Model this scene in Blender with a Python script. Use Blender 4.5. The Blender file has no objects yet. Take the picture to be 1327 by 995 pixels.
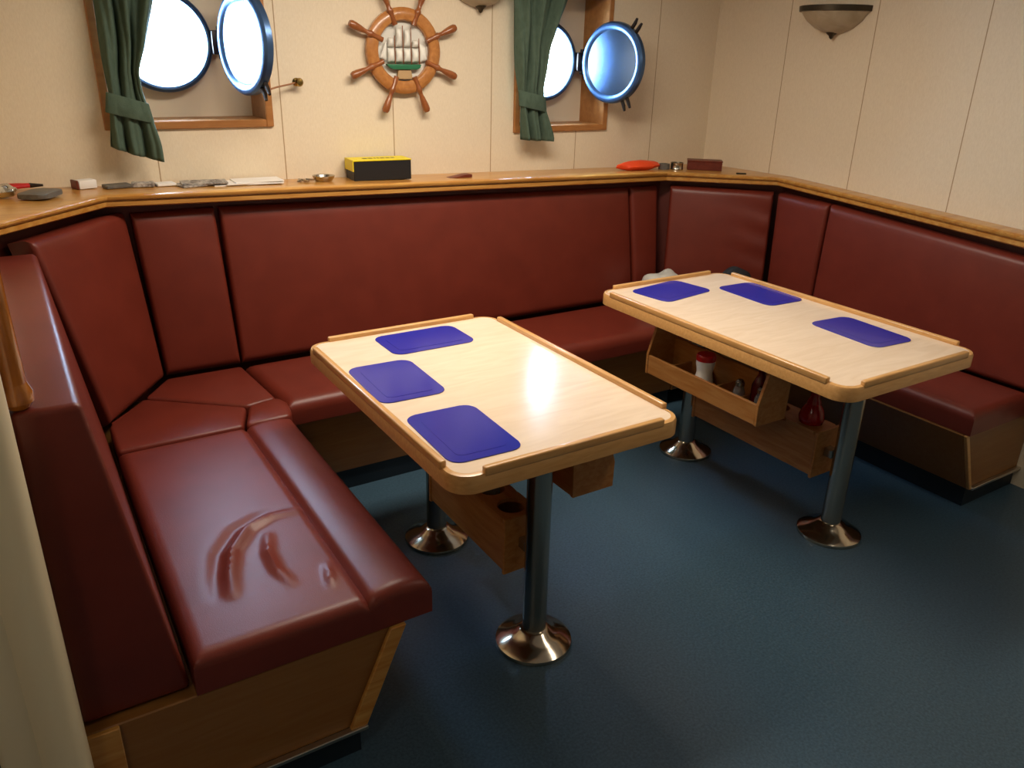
import bpy, bmesh, math, random
from mathutils import Vector, Matrix
random.seed(7)
PI = math.pi
S = bpy.context.scene
COL = S.collection

# ------------------------------------------------------------------ materials
def mat(name, col, rough=.5, metal=0., spec=.5, noise=None, bump=None, coat=0., trans=0., ior=1.45):
    """col: sRGB 0-255. noise=(scale_xyz, col2, strength). bump=(scale, strength)"""
    m = bpy.data.materials.new(name); m.use_nodes = True
    nt = m.node_tree; b = nt.nodes['Principled BSDF']
    c = lin(col)
    b.inputs['Base Color'].default_value = c
    b.inputs['Roughness'].default_value = rough
    b.inputs['Metallic'].default_value = metal
    b.inputs['Specular IOR Level'].default_value = spec
    b.inputs['Coat Weight'].default_value = coat
    b.inputs['Coat Roughness'].default_value = .12
    b.inputs['Transmission Weight'].default_value = trans
    b.inputs['IOR'].default_value = ior
    tc = nt.nodes.new('ShaderNodeTexCoord')
    if noise:
        sc, c2, dist = noise
        mp = nt.nodes.new('ShaderNodeMapping'); mp.inputs['Scale'].default_value = sc
        n = nt.nodes.new('ShaderNodeTexNoise'); n.inputs['Scale'].default_value = 1.0
        n.inputs['Detail'].default_value = 5; n.inputs['Distortion'].default_value = dist
        r = nt.nodes.new('ShaderNodeValToRGB')
        r.color_ramp.elements[0].position = .3; r.color_ramp.elements[1].position = .7
        r.color_ramp.elements[0].color = c; r.color_ramp.elements[1].color = lin(c2)
        nt.links.new(tc.outputs['Object'], mp.inputs[0]); nt.links.new(mp.outputs[0], n.inputs['Vector'])
        nt.links.new(n.outputs['Fac'], r.inputs[0]); nt.links.new(r.outputs[0], b.inputs['Base Color'])
    if bump:
        n2 = nt.nodes.new('ShaderNodeTexNoise'); n2.inputs['Scale'].default_value = bump[0]; n2.inputs['Detail'].default_value = 3
        bp = nt.nodes.new('ShaderNodeBump'); bp.inputs['Strength'].default_value = bump[1]; bp.inputs['Distance'].default_value = .004
        nt.links.new(tc.outputs['Object'], n2.inputs['Vector'])
        nt.links.new(n2.outputs['Fac'], bp.inputs['Height']); nt.links.new(bp.outputs[0], b.inputs['Normal'])
    return m
def lin(c):
    f = lambda v: (v/12.92 if v <= .04045 else ((v+.055)/1.055)**2.4)
    return tuple(f(x/255) for x in c) + (1,)

def wall_mat(name, axis, seams, col=(228, 212, 186), col2=(220, 203, 176)):
    m = mat(name, col, .55, spec=.3, noise=((260, 260, 70), col2, .3))
    nt = m.node_tree; b = nt.nodes['Principled BSDF']
    src = b.inputs['Base Color'].links[0].from_socket
    tc = nt.nodes.new('ShaderNodeTexCoord'); sx = nt.nodes.new('ShaderNodeSeparateXYZ')
    nt.links.new(tc.outputs['Object'], sx.inputs[0])
    acc = None
    for s in seams:
        a = nt.nodes.new('ShaderNodeMath'); a.operation = 'SUBTRACT'; a.inputs[1].default_value = s
        nt.links.new(sx.outputs[axis], a.inputs[0])
        ab = nt.nodes.new('ShaderNodeMath'); ab.operation = 'ABSOLUTE'; nt.links.new(a.outputs[0], ab.inputs[0])
        if acc is None: acc = ab
        else:
            mn = nt.nodes.new('ShaderNodeMath'); mn.operation = 'MINIMUM'
            nt.links.new(acc.outputs[0], mn.inputs[0]); nt.links.new(ab.outputs[0], mn.inputs[1]); acc = mn
    lt = nt.nodes.new('ShaderNodeMath'); lt.operation = 'LESS_THAN'; lt.inputs[1].default_value = .0022
    nt.links.new(acc.outputs[0], lt.inputs[0])
    mx = nt.nodes.new('ShaderNodeMixRGB'); mx.inputs[2].default_value = lin((168, 140, 105))
    nt.links.new(lt.outputs[0], mx.inputs[0]); nt.links.new(src, mx.inputs[1]); nt.links.new(mx.outputs[0], b.inputs['Base Color'])
    return m

LEATHER = (112, 43, 30)
M = dict(
    vinyl=mat('maroon_vinyl', LEATHER, .39, spec=.5, noise=((9, 9, 9), (103, 38, 26), .2), bump=(420, .12)),
    vinyl_dark=mat('maroon_vinyl_backing', (86, 34, 26), .45, bump=(420, .12)),
    beech=mat('beech_wood', (214, 164, 102), .32, spec=.5, noise=((14, 90, 90), (198, 146, 84), .6), coat=.25),
    beech_y=mat('beech_wood_lengthwise', (214, 164, 102), .32, spec=.5, noise=((90, 14, 90), (198, 146, 84), .6), coat=.25),
    oak=mat('oak_trim', (202, 152, 80), .3, noise=((6, 40, 60), (176, 114, 42), .6), coat=.35),
    ply=mat('bench_wood', (140, 96, 48), .4, noise=((5, 60, 60), (132, 84, 34), .8), coat=.15),
    rackwood=mat('rack_wood', (184, 130, 72), .42, noise=((40, 8, 60), (164, 102, 44), .6)),
    laminate=mat('pale_laminate', (232, 209, 182), .2, spec=.5, noise=((5, 26, 10), (222, 197, 168), 1.2)),
    frame=mat('window_wood', (172, 118, 66), .4, noise=((8, 30, 30), (152, 98, 50), .6)),
    lining=mat('recess_lining', (222, 204, 178), .6),
    steel=mat('brushed_steel', (178, 172, 160), .24, metal=1., bump=(150, .05)),
    chrome=mat('polished_flange', (196, 186, 168), .14, metal=1.),
    alu=mat('aluminium_strip', (205, 200, 190), .3, metal=1.),
    blue_mat=mat('blue_plastic', (50, 54, 160), .2, spec=.5),
    blue_mat2=mat('blue_plastic_centre', (40, 44, 150), .14, spec=.5),
    ring=mat('porthole_blue_grey', (72, 100, 140), .3, metal=.75),
    dead=mat('deadlight_grey', (112, 134, 162), .17, metal=.9),
    darkmetal=mat('dark_metal', (58, 50, 46), .35, metal=.8),
    curtain=mat('green_curtain', (82, 98, 84), .85, spec=.15, noise=((60, 60, 30), (72, 88, 74), .2), bump=(300, .2)),
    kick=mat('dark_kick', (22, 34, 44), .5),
    floor=mat('blue_vinyl_floor', (64, 88, 104), .36, spec=.5, noise=((130, 130, 130), (46, 68, 82), .2), bump=(220, .08)),
    ceil=mat('ceiling_panel', (222, 214, 196), .6),
    white=mat('white_plastic', (238, 236, 228), .35),
    red=mat('red_plastic', (190, 26, 26), .3),
    redgloss=mat('red_bottle_plastic', (150, 14, 18), .22, coat=.3),
    orange=mat('orange_red_plastic', (238, 78, 36), .4, bump=(40, .6)),
    black=mat('black_card', (26, 24, 24), .5),
    yellow=mat('yellow_card', (226, 206, 30), .45),
    paper=mat('white_paper', (232, 228, 222), .6),
    print_=mat('printed_paper', (200, 192, 182), .5, noise=((60, 20, 60), (70, 62, 60), .8)),
    grey=mat('grey_tray', (104, 100, 92), .5, noise=((60, 60, 60), (86, 82, 76), .2)),
    silver=mat('silver_foil', (215, 215, 212), .18, metal=1., bump=(60, .8)),
    brownbox=mat('brown_box', (112, 46, 30), .4, noise=((10, 60, 60), (92, 36, 24), .5)),
    bag=mat('white_bag', (205, 205, 198), .4, bump=(50, .8)),
    darkcloth=mat('dark_cloth', (34, 34, 36), .8, bump=(60, .6)),
    post=mat('cream_post', (236, 220, 184), .35, spec=.45),
    varnish=mat('varnished_wood', (190, 118, 44), .12, noise=((60, 60, 6), (160, 92, 30), .6), coat=.8),
    spokewood=mat('ship_wheel_spoke_wood', (150, 88, 46), .28, noise=((50, 50, 50), (130, 72, 36), .5), coat=.4),
    wheelwood=mat('ship_wheel_wood', (186, 126, 68), .3, noise=((50, 50, 50), (164, 104, 52), .5), coat=.4),
    sail=mat('sail_white', (226, 224, 214), .6),
    plate=mat('pale_backplate', (214, 210, 200), .4),
    green=mat('green_hull', (44, 110, 76), .4),
    tan=mat('tan_stand', (178, 146, 104), .5),
    alabaster=mat('alabaster_glass', (186, 172, 146), .4, noise=((14, 14, 14), (166, 150, 122), .8)),
    bronze=mat('dark_bronze', (66, 58, 44), .4, metal=.6),
    brass=mat('brass', (170, 140, 80), .25, metal=1.),
    cord=mat('tan_cord', (150, 104, 74), .8),
    cruet=mat('cruet_glass', (225, 228, 226), .08, trans=.85, ior=1.3),
    sauce=mat('dark_red_sauce', (84, 14, 12), .25),
)

def clear_glass(name):
    m = bpy.data.materials.new(name); m.use_nodes = True; nt = m.node_tree; nt.nodes.clear()
    o = nt.nodes.new('ShaderNodeOutputMaterial'); mx = nt.nodes.new('ShaderNodeMixShader')
    t = nt.nodes.new('ShaderNodeBsdfTransparent'); g = nt.nodes.new('ShaderNodeBsdfGlossy'); g.inputs['Roughness'].default_value = .03
    t.inputs[0].default_value = (.94, .97, .98, 1)
    mx.inputs[0].default_value = .06
    nt.links.new(t.outputs[0], mx.inputs[1]); nt.links.new(g.outputs[0], mx.inputs[2]); nt.links.new(mx.outputs[0], o.inputs[0])
    return m
M['glass'] = clear_glass('porthole_glass')
# ------------------------------------------------------------------ object helpers
def base_of(o):
    v = Vector((0, 0, 0))
    while o is not None:
        v += o.location; o = o.parent
    return v
def obj(name, bm, m, parent=None, smooth=True, loc=None, angle=35):
    """links bm (world coordinates) as ONE mesh object"""
    off = base_of(parent) if parent else Vector((0, 0, 0))
    if loc is not None and parent is None: off = Vector(loc)
    bmesh.ops.recalc_face_normals(bm, faces=bm.faces[:])
    for v in bm.verts: v.co -= off
    me = bpy.data.meshes.new(name)
    bm.to_mesh(me); bm.free()
    ms = m if isinstance(m, (list, tuple)) else [m]
    for x in ms: me.materials.append(x)
    if smooth:
        for p in me.polygons: p.use_smooth = True
        try: me.set_sharp_from_angle(angle=math.radians(angle))
        except Exception: pass
    o = bpy.data.objects.new(name, me); COL.objects.link(o)
    if parent: o.parent = parent
    elif loc is not None: o.location = loc
    return o
def tag(o, label, cat, group=None, kind=None):
    o['label'] = label; o['category'] = cat
    if group: o['group'] = group
    if kind: o['kind'] = kind
    return o
def thing(name, loc, label, cat, group=None):
    o = bpy.data.objects.new(name, None); COL.objects.link(o); o.location = loc
    o.empty_display_size = .1
    return tag(o, label, cat, group)
def struct(o):
    o['kind'] = 'structure'; return o

# ------------------------------------------------------------------ shape helpers
def box(x0, x1, y0, y1, z0, z1, bev=0., seg=2, bm=None):
    return prism([(x0, y0), (x1, y0), (x1, y1), (x0, y1)], z0, z1, bev, seg, bm)
def prism(poly, z0, z1, bev=0., seg=2, bm=None, toponly=False):
    t = bmesh.new()
    n = len(poly)
    zz0 = z0 if isinstance(z0, (list, tuple)) else [z0]*n
    zz1 = z1 if isinstance(z1, (list, tuple)) else [z1]*n
    a = [t.verts.new((p[0], p[1], z)) for p, z in zip(poly, zz0)]
    b = [t.verts.new((p[0], p[1], z)) for p, z in zip(poly, zz1)]
    t.faces.new(a[::-1]); top = t.faces.new(b)
    for i in range(n): t.faces.new((a[i], a[(i+1) % n], b[(i+1) % n], b[i]))
    if bev:
        es = top.edges[:] if toponly else t.edges[:]
        bmesh.ops.bevel(t, geom=es, offset=bev, segments=seg, profile=.5, affect='EDGES', clamp_overlap=True)
    return join(bm, t)
def join(bm, t):
    if bm is None: return t
    me = bpy.data.meshes.new('tmp'); t.to_mesh(me); t.free(); bm.from_mesh(me); bpy.data.meshes.remove(me)
    return bm
def extrude_poly(pts, d, bev=0., seg=2, bm=None):
    """pts: 3D planar polygon, d: extrusion vector"""
    t = bmesh.new(); d = Vector(d); n = len(pts)
    a = [t.verts.new(Vector(p)) for p in pts]; b = [t.verts.new(Vector(p)+d) for p in pts]
    t.faces.new(a[::-1]); t.faces.new(b)
    for i in range(n): t.faces.new((a[i], a[(i+1) % n], b[(i+1) % n], b[i]))
    if bev: bmesh.ops.bevel(t, geom=t.edges[:], offset=bev, segments=seg, profile=.5, affect='EDGES', clamp_overlap=True)
    return join(bm, t)
def lathe(prof, origin, axis=(0, 0, 1), n=32, bm=None, ang=2*PI, start=0., ref=None):
    """prof: (r, h) along the axis; closed ends when r=0"""
    t = bmesh.new(); ax = Vector(axis).normalized()
    if ref is None: ref = Vector((1, 0, 0)) if abs(ax.x) < .9 else Vector((0, 1, 0))
    u = (Vector(ref) - ax*Vector(ref).dot(ax)).normalized(); w = ax.cross(u); o = Vector(origin)
    full = abs(ang-2*PI) < 1e-6
    rings = []
    for r, h in prof:
        if r < 1e-6: rings.append([t.verts.new(o+ax*h)]); continue
        k = n if full else n+1
        rings.append([t.verts.new(o+ax*h+(u*math.cos(start+ang*i/n)+w*math.sin(start+ang*i/n))*r) for i in range(k)])
    for A, B in zip(rings, rings[1:]):
        m = max(len(A), len(B)); m = m if full else m-1
        if m < 1: continue
        for i in range(m):
            j = (i+1) % max(len(A), len(B))
            if len(A) == 1 and len(B) == 1: continue
            if len(A) == 1: t.faces.new((A[0], B[i], B[j]))
            elif len(B) == 1: t.faces.new((A[i], A[j], B[0]))
            else: t.faces.new((A[i], A[j], B[j], B[i]))
    if full:
        for R_ in (rings[0], rings[-1]):
            if len(R_) > 2: 
                try: t.faces.new(R_)
                except ValueError: pass
    return join(bm, t)
def ring_lathe(prof, origin, axis, n=48, bm=None):
    """closed cross-section swept round the axis"""
    t = bmesh.new(); ax = Vector(axis).normalized()
    ref = Vector((1, 0, 0)) if abs(ax.x) < .9 else Vector((0, 1, 0))
    u = (ref-ax*ref.dot(ax)).normalized(); w = ax.cross(u); o = Vector(origin)
    rs = [[t.verts.new(o+ax*h+(u*math.cos(2*PI*i/n)+w*math.sin(2*PI*i/n))*r) for i in range(n)] for r, h in prof]
    for k in range(len(rs)):
        A, B = rs[k], rs[(k+1) % len(rs)]
        for i in range(n): t.faces.new((A[i], A[(i+1) % n], B[(i+1) % n], B[i]))
    return join(bm, t)
def tube(pts, r, n=10, bm=None):
    t = bmesh.new(); pts = [Vector(p) for p in pts]; rings = []
    for i, p in enumerate(pts):
        d = (pts[min(i+1, len(pts)-1)]-pts[max(i-1, 0)]).normalized()
        a = d.orthogonal().normalized() if i == 0 else (pa - d*pa.dot(d)).normalized()
        pa = a; b = d.cross(a); rr = r[i] if isinstance(r, (list, tuple)) else r
        rings.append([t.verts.new(p+(a*math.cos(2*PI*k/n)+b*math.sin(2*PI*k/n))*rr) for k in range(n)])
    for A, B in zip(rings, rings[1:]):
        for k in range(n): t.faces.new((A[k], A[(k+1) % n], B[(k+1) % n], B[k]))
    t.faces.new(rings[0][::-1]); t.faces.new(rings[-1])
    return join(bm, t)
def rrect(x0, x1, y0, y1, r, n=6):
    out = []
    for cx, cy, a in ((x1-r, y1-r, 0), (x0+r, y1-r, PI/2), (x0+r, y0+r, PI), (x1-r, y0+r, 1.5*PI)):
        for i in range(n+1):
            t = a+PI/2*i/n; out.append((cx+r*math.cos(t), cy+r*math.sin(t)))
    return out
def cushion(c, n, t, r=.035, bulge=.01, fn=None, nu=24, nv=24, bm=None, ru=None):
    """padded panel. c = four 3D corners of the FRONT face (u0v0,u1v0,u1v1,u0v1), n = outward normal, t = thickness"""
    B = bmesh.new(); c = [Vector(p) for p in c]; n = Vector(n).normalized()
    LU = ((c[1]-c[0]).length+(c[2]-c[3]).length)/2; LV = ((c[3]-c[0]).length+(c[2]-c[1]).length)/2
    ru = ru or r
    def steps(L, k, r):
        e = [r*(1-math.cos(PI/2*i/5)) for i in range(6)]
        mid = [r+(L-2*r)*i/k for i in range(1, k)]
        return [x/L for x in e+mid+[L-x for x in e[::-1]]]
    us, vs = steps(LU, nu, ru), steps(LV, nv, r)
    G = []
    for v in vs:
        row = []
        for u in us:
            p = (c[0]*(1-u)+c[1]*u)*(1-v)+(c[3]*(1-u)+c[2]*u)*v
            du = min(u, 1-u)*LU; dv = min(v, 1-v)*LV
            qu = max(0, ru-du); qv = max(0, r-dv)
            e = max(ru-math.sqrt(max(0, ru*ru-qu*qu)), r-math.sqrt(max(0, r*r-qv*qv)))
            h = -e+bulge*((4*u*(1-u))**.5*(4*v*(1-v))**.5-0.)
            if fn: h += fn(p)
            row.append(B.verts.new(p+n*h))
        G.append(row)
    H, W = len(vs), len(us)
    for j in range(H-1):
        for i in range(W-1): B.faces.new((G[j][i], G[j][i+1], G[j+1][i+1], G[j+1][i]))
    loop = [(0, i) for i in range(W)]+[(j, W-1) for j in range(1, H)]+[(H-1, i) for i in range(W-2, -1, -1)]+[(j, 0) for j in range(H-2, 0, -1)]
    top = [G[j][i] for j, i in loop]; bot = []
    for (j, i) in loop:
        u, v = us[i], vs[j]
        p = (c[0]*(1-u)+c[1]*u)*(1-v)+(c[3]*(1-u)+c[2]*u)*v
        bot.append(B.verts.new(p-n*t))
    k = len(loop)
    for i in range(k): B.faces.new((top[i], bot[i], bot[(i+1) % k], top[(i+1) % k]))
    B.faces.new(bot)
    return join(bm, B)
def blob(center, size, seed, rough=.25, bm=None, sub=3):
    t = bmesh.new(); bmesh.ops.create_icosphere(t, subdivisions=sub, radius=1.)
    rnd = random.Random(seed)
    ks = [(Vector((rnd.uniform(-1, 1), rnd.uniform(-1, 1), rnd.uniform(-1, 1))).normalized(), rnd.uniform(3, 9), rnd.uniform(0, 6)) for _ in range(7)]
    for v in t.verts:
        d = sum(math.sin(k.dot(v.co)*f+ph) for k, f, ph in ks)/7
        p = v.co*(1+rough*d)
        z = p.z
        v.co = Vector((center[0]+p.x*size[0], center[1]+p.y*size[1], center[2]+max(-.98, z)*size[2]))
    return join(bm, t)

# ------------------------------------------------------------------ camera (28 mm equivalent, pitched down)
F, TH, RO, H, YAW = 1033.9, .3926, .0254, 1.655, math.radians(32.5)
r0 = Vector((1, 0, 0)); f0 = Vector((0, math.cos(TH), -math.sin(TH))); u0 = Vector((0, math.sin(TH), math.cos(TH)))
rr = math.cos(RO)*r0+math.sin(RO)*u0; uu = -math.sin(RO)*r0+math.cos(RO)*u0
Z = Matrix.Rotation(-YAW, 3, 'Z'); rr, uu, ff = Z@rr, Z@uu, Z@f0
cam = bpy.data.cameras.new('camera'); co = bpy.data.objects.new('camera', cam); COL.objects.link(co)
cam.sensor_width = 36; cam.lens = F*36/1327; cam.clip_start = .02
mw = Matrix.Identity(4)
for i in range(3): mw[i][0] = rr[i]; mw[i][1] = uu[i]; mw[i][2] = -ff[i]
mw[2][3] = H; co.matrix_world = mw
S.camera = co

# ------------------------------------------------------------------ room shell
YB, XR, ZC = 3.42, 3.44, 2.25
XL, YF = -1.6, -2.2
struct(obj('floor', box(XL-.1, XR+.1, YF-.1, 3.9, -.06, 0), M['floor'], smooth=False))
struct(obj('ceiling', box(XL-.1, XR+.1, YF-.1, 3.9, ZC, ZC+.06), M['ceil'], smooth=False))
W1 = (.390, .9585, 1.385, 1.987); W2 = (2.177, 2.683, 1.330, 1.915)
def wall_holes(x0, x1, z0, z1, holes, y0, y1):
    bm = bmesh.new()
    xs = sorted({x0, x1, *[h[0] for h in holes], *[h[1] for h in holes]})
    for a, b in zip(xs, xs[1:]):
        hs = [h for h in holes if h[0] <= a+1e-6 and h[1] >= b-1e-6]
        if hs:
            box(a, b, y0, y1, z0, hs[0][2], bm=bm); box(a, b, y0, y1, hs[0][3], z1, bm=bm)
        else: box(a, b, y0, y1, z0, z1, bm=bm)
    return bm
struct(obj('wall_back', wall_holes(XL-.1, XR+.1, 0, ZC, [(a-.03, b+.03, c-.03, d+.03) for a, b, c, d in (W1, W2)], YB, YB+.1), wall_mat('wall_panel_back', 0, [.53, 1.026, 1.522, 2.023, 2.524, 3.025]), smooth=False))
struct(obj('wall_right', box(XR, XR+.1, YF, YB, 0, ZC), wall_mat('wall_panel_right', 1, [2.936, 2.452, 1.946, 1.44, .934, .43, -.07]), smooth=False))
struct(obj('wall_left', box(XL-.1, XL, YF, YB, 0, ZC), wall_mat('wall_panel_left', 1, [2.5, 1.5, .5]), smooth=False))
struct(obj('wall_front', box(XL-.1, XR+.1, YF-.1, YF, 0, ZC), wall_mat('wall_panel_front', 0, [0, 1, 2]), smooth=False))
# partition behind the left bench, ending in a rounded post
pm = box(-.17, -.066, 1.47, YB, 0, ZC)
struct(obj('wall_partition', pm, M['post'], smooth=False))
bm = lathe([(0, 0), (.045, 0), (.045, ZC), (0, ZC)], (-.103, 1.43, 0), n=40)
box(-.20, -.128, 1.40, 1.47, 0, ZC, .012, 3, bm)
struct(obj('trim_1', bm, M['post']))

# ------------------------------------------------------------------ windows
def circ(cx, cz, r, y, n, t0=0): return [(cx+r*math.cos(t0+2*PI*i/n), y, cz+r*math.sin(t0+2*PI*i/n)) for i in range(n)]
def window(name, W, pc, hinge_a, label, pl):
    x0, x1, z0, z1 = W; px, pz = pc
    w = bpy.data.objects.new(name, None); COL.objects.link(w); w.location = ((x0+x1)/2, YB, z0)
    w['kind'] = 'structure'; w['label'] = label
    yb = 3.613
    t = .0295
    bm = bmesh.new()                      # timber lining with its face frame
    for a in ((x0-t, x0, z0-t, z1+t), (x1, x1+t, z0-t, z1+t), (x0, x1, z0-t, z0), (x0, x1, z1, z1+t)):
        box(a[0], a[1], YB-.014, yb, a[2], a[3], .003, 1, bm)
    obj('window_frame', bm, M['frame'], w)
    # back panel of the recess with the round opening
    bm = bmesh.new(); n = 64; R = .169
    inner = [bm.verts.new(p) for p in circ(px, pz, R, yb-.004, n)]
    innb = [bm.verts.new(p) for p in circ(px, pz, R, yb+.09, n)]
    outer = []
    for i in range(n):
        c_, s_ = math.cos(2*PI*i/n), math.sin(2*PI*i/n)
        k = min(((x1+t-px) if c_ > 0 else (px-x0+t))/max(1e-6, abs(c_)), ((z1+t-pz) if s_ > 0 else (pz-z0+t))/max(1e-6, abs(s_)))
        outer.append(bm.verts.new((px+k*c_, yb-.004, pz+k*s_)))
    outb = [bm.verts.new((v.co.x, yb+.09, v.co.z)) for v in outer]
    for i in range(n):
        j = (i+1) % n
        bm.faces.new((inner[i], inner[j], outer[j], outer[i])); bm.faces.new((inner[i], innb[i], innb[j], inner[j]))
        bm.faces.new((innb[i], outb[i], outb[j], innb[j])); bm.faces.new((outer[i], outer[j], outb[j], outb[i]))
    obj('recess_panel', bm, M['lining'], w)
    prof = [(.162, 0), (.162, -.053), (.166, -.062), (.174, -.066), (.182, -.062), (.187, -.053), (.187, -.004), (.187, 0)]
    obj('porthole_ring', ring_lathe([(r, -h) for r, h in prof], (px, yb-.004, pz), (0, -1, 0), 64), M['ring'], w)
    obj('glass_pane', lathe([(0, 0), (.166, 0), (.166, .008), (0, .008)], (px, yb+.02, pz), (0, 1, 0), 48), M['glass'], w)
    # hinge
    hx, hy = px+.214, 3.5375
    bm = box(px+.179, hx+.012, hy-.012, hy+.05, pz-.045, pz+.045, .006, 2)
    lathe([(0, -.06), (.012, -.06), (.012, .06), (0, .06)], (hx, hy, pz), (0, 0, 1), 16, bm)
    obj('hinge', bm, M['darkmetal'], w)
    # deadlight swung open into the room
    a = hinge_a; d = Vector((math.cos(a), -math.sin(a), 0)); nrm = Vector((-math.sin(a), -math.cos(a), 0))
    C = Vector((hx, hy, pz))+d*.204+nrm*.004
    dl = obj('deadlight', lathe([(0, .006), (.08, .007), (.145, .009), (.153, .012)], C, nrm, 64), M['dead'], w)
    rim = ring_lathe([(.150, -.014), (.150, .012), (.158, .020), (.170, .023), (.181, .020), (.188, .011), (.188, -.012), (.181, -.018)], C, nrm, 64)
    lathe([(0, -.016), (.155, -.016), (.155, -.010), (0, -.010)], C, nrm, 48, rim)
    obj('rim', rim, M['ring'], dl)
    arm = tube([(hx, hy, pz), C-d*.178], .014, 10)
    obj('hinge_arm', arm, M['darkmetal'], dl)
    up = Vector((0, 0, 1))
    for ang in pl:
        q = d*math.cos(ang)+up*math.sin(ang); tq = nrm
        base = C+q*.183
        bm = bmesh.new()
        side = q.cross(nrm)
        for s in (-1, 1):
            tube([base+side*.016*s, base+q*.03+side*.016*s, base+q*.055+side*.018*s+nrm*.004], [.009, .009, .006], 8, bm)
        obj('clamp', bm, M['darkmetal'], dl)
    return w, C, d
w1, C1, D1 = window('window_1', W1, (.627, 1.6675), math.radians(77), 'left porthole in a timber-lined recess, round cover swung open', [math.radians(-52)])
w2, C2, D2 = window('window_2', W2, (2.415, 1.623), math.radians(77.5), 'right porthole in a timber-lined recess, round cover swung open', [math.radians(52), math.radians(-62)])

# ------------------------------------------------------------------ ledge along the walls above the seat backs
TP = [(-.165, 2.56, 1.138, 1.180), (-.033, 2.75, 1.128, 1.170), (.30, 3.2, 1.112, 1.158), (2.965, 3.2, 1.055, 1.105), (3.35, 2.79, 1.065, 1.107), (3.35, 1.18, .976, 1.030)]
def ztop(x, y=3.3):
    if x > 2.965: return 1.106
    if x < .3: return 1.158+(.3-x)*.036
    return 1.158-(x-.3)*(.053/2.665)
def offs(pl, d):
    """offset an open plan polyline to its left (towards the room, +) by d"""
    out = []
    for i, p in enumerate(pl):
        p = Vector(p[:2]); ns = []
        if i > 0: e = (p-Vector(pl[i-1][:2])).normalized(); ns.append(Vector((e.y, -e.x)))
        if i < len(pl)-1: e = (Vector(pl[i+1][:2])-p).normalized(); ns.append(Vector((e.y, -e.x)))
        m = sum(ns, Vector((0, 0)))/len(ns); m = m/m.length_squared if len(ns) == 2 else m
        out.append(p+m*d)
    return out
ledge = thing('wall_ledge', (.3, 3.3, 1.06), 'varnished oak ledge running along the walls above the maroon seat backs', 'shelf')
prof = [(-.12, 0.), (.0, 0.), (.006, .1), (.006, .42), (.001, .47), (.001, .52), (.012, .58), (.016, .70), (.016, .86), (.010, .97), (.0, 1.0), (-.05, 1.0), (-.05, .35), (-.12, .35)]
bm = bmesh.new(); rows = []
for o_, k in prof:
    q = offs(TP, o_)
    rows.append([bm.verts.new((p.x, p.y, t[2]+(t[3]-t[2])*k)) for p, t in zip(q, TP)])
for A, B in zip(rows, rows[1:]+rows[:1]):
    for i in range(len(TP)-1): bm.faces.new((A[i], A[i+1], B[i+1], B[i]))
bm.faces.new([r[0] for r in rows]); bm.faces.new([r[-1] for r in rows][::-1])
obj('edge_moulding', bm, M['oak'], ledge)
ins = offs(TP, -.05)
bm = bmesh.new()
for i in range(len(TP)-1):
    if i < 1: continue
    a, b = ins[i], ins[i+1]
    if i == 1: poly = [a, b, (.30, YB-.001), (-.0655, YB-.001), (-.0655, a.y)]; zs = [TP[1][3], TP[2][3], TP[2][3], 1.168, TP[1][3]]
    elif i == 2: poly = [a, b, (2.965, YB-.001), (.30, YB-.001)]; zs = [TP[2][3], TP[3][3], TP[3][3], TP[2][3]]
    elif i == 3: poly = [a, b, (XR-.001, 2.79), (XR-.001, YB-.001), (2.965, YB-.001)]; zs = [TP[3][3], TP[4][3], TP[4][3], 1.10, TP[3][3]]
    else: poly = [a, b, (XR-.001, 1.18), (XR-.001, 2.79)]; zs = [TP[4][3], TP[5][3], TP[5][3], TP[4][3]]
    prism([tuple(p) for p in poly], [z-.03 for z in zs], [z-.0015 for z in zs], bm=bm)
obj('ledge_board', bm, M['oak'], ledge, smooth=False)

# ------------------------------------------------------------------ benches
def seg(p, a, b):
    p, a, b = Vector(p), Vector(a), Vector(b); t = max(0, min(1, (p-a).dot(b-a)/(b-a).length_squared))
    return (p-(a+(b-a)*t)).length, t
CRE = [(.285, 1.66), (.30, 1.74), (.328, 1.83), (.388, 1.915), (.46, 1.952), (.54, 1.945)]
CR2 = [(.428, 1.86), (.405, 1.78), (.402, 1.70), (.418, 1.63)]
CR3 = [(.520, 1.66), (.508, 1.61), (.498, 1.57)]
def pl_ridge(p, pl, wd, h):
    best = 9; tt = 0
    for i in range(len(pl)-1):
        d, t = seg((p.x, p.y), pl[i], pl[i+1])
        if d < best: best = d; tt = (i+t)/(len(pl)-1)
    return h*math.exp(-(best/wd)**2)*math.sin(PI*min(1, max(0, .12+.8*tt)))
def left_seat(p):
    h = -.013*math.exp(-((p.x-.555)/.008)**2)
    if p.x > .555: h += .012*math.sin(PI*min(1, (p.x-.555)/.165))
    h += pl_ridge(p, CRE, .017, .017)-pl_ridge(p, [(x-.03, y+.018) for x, y in CRE], .02, .009)
    h += pl_ridge(p, CR2, .013, .012)+pl_ridge(p, CR3, .011, .009)
    return h
def front_roll(p): return 0
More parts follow.
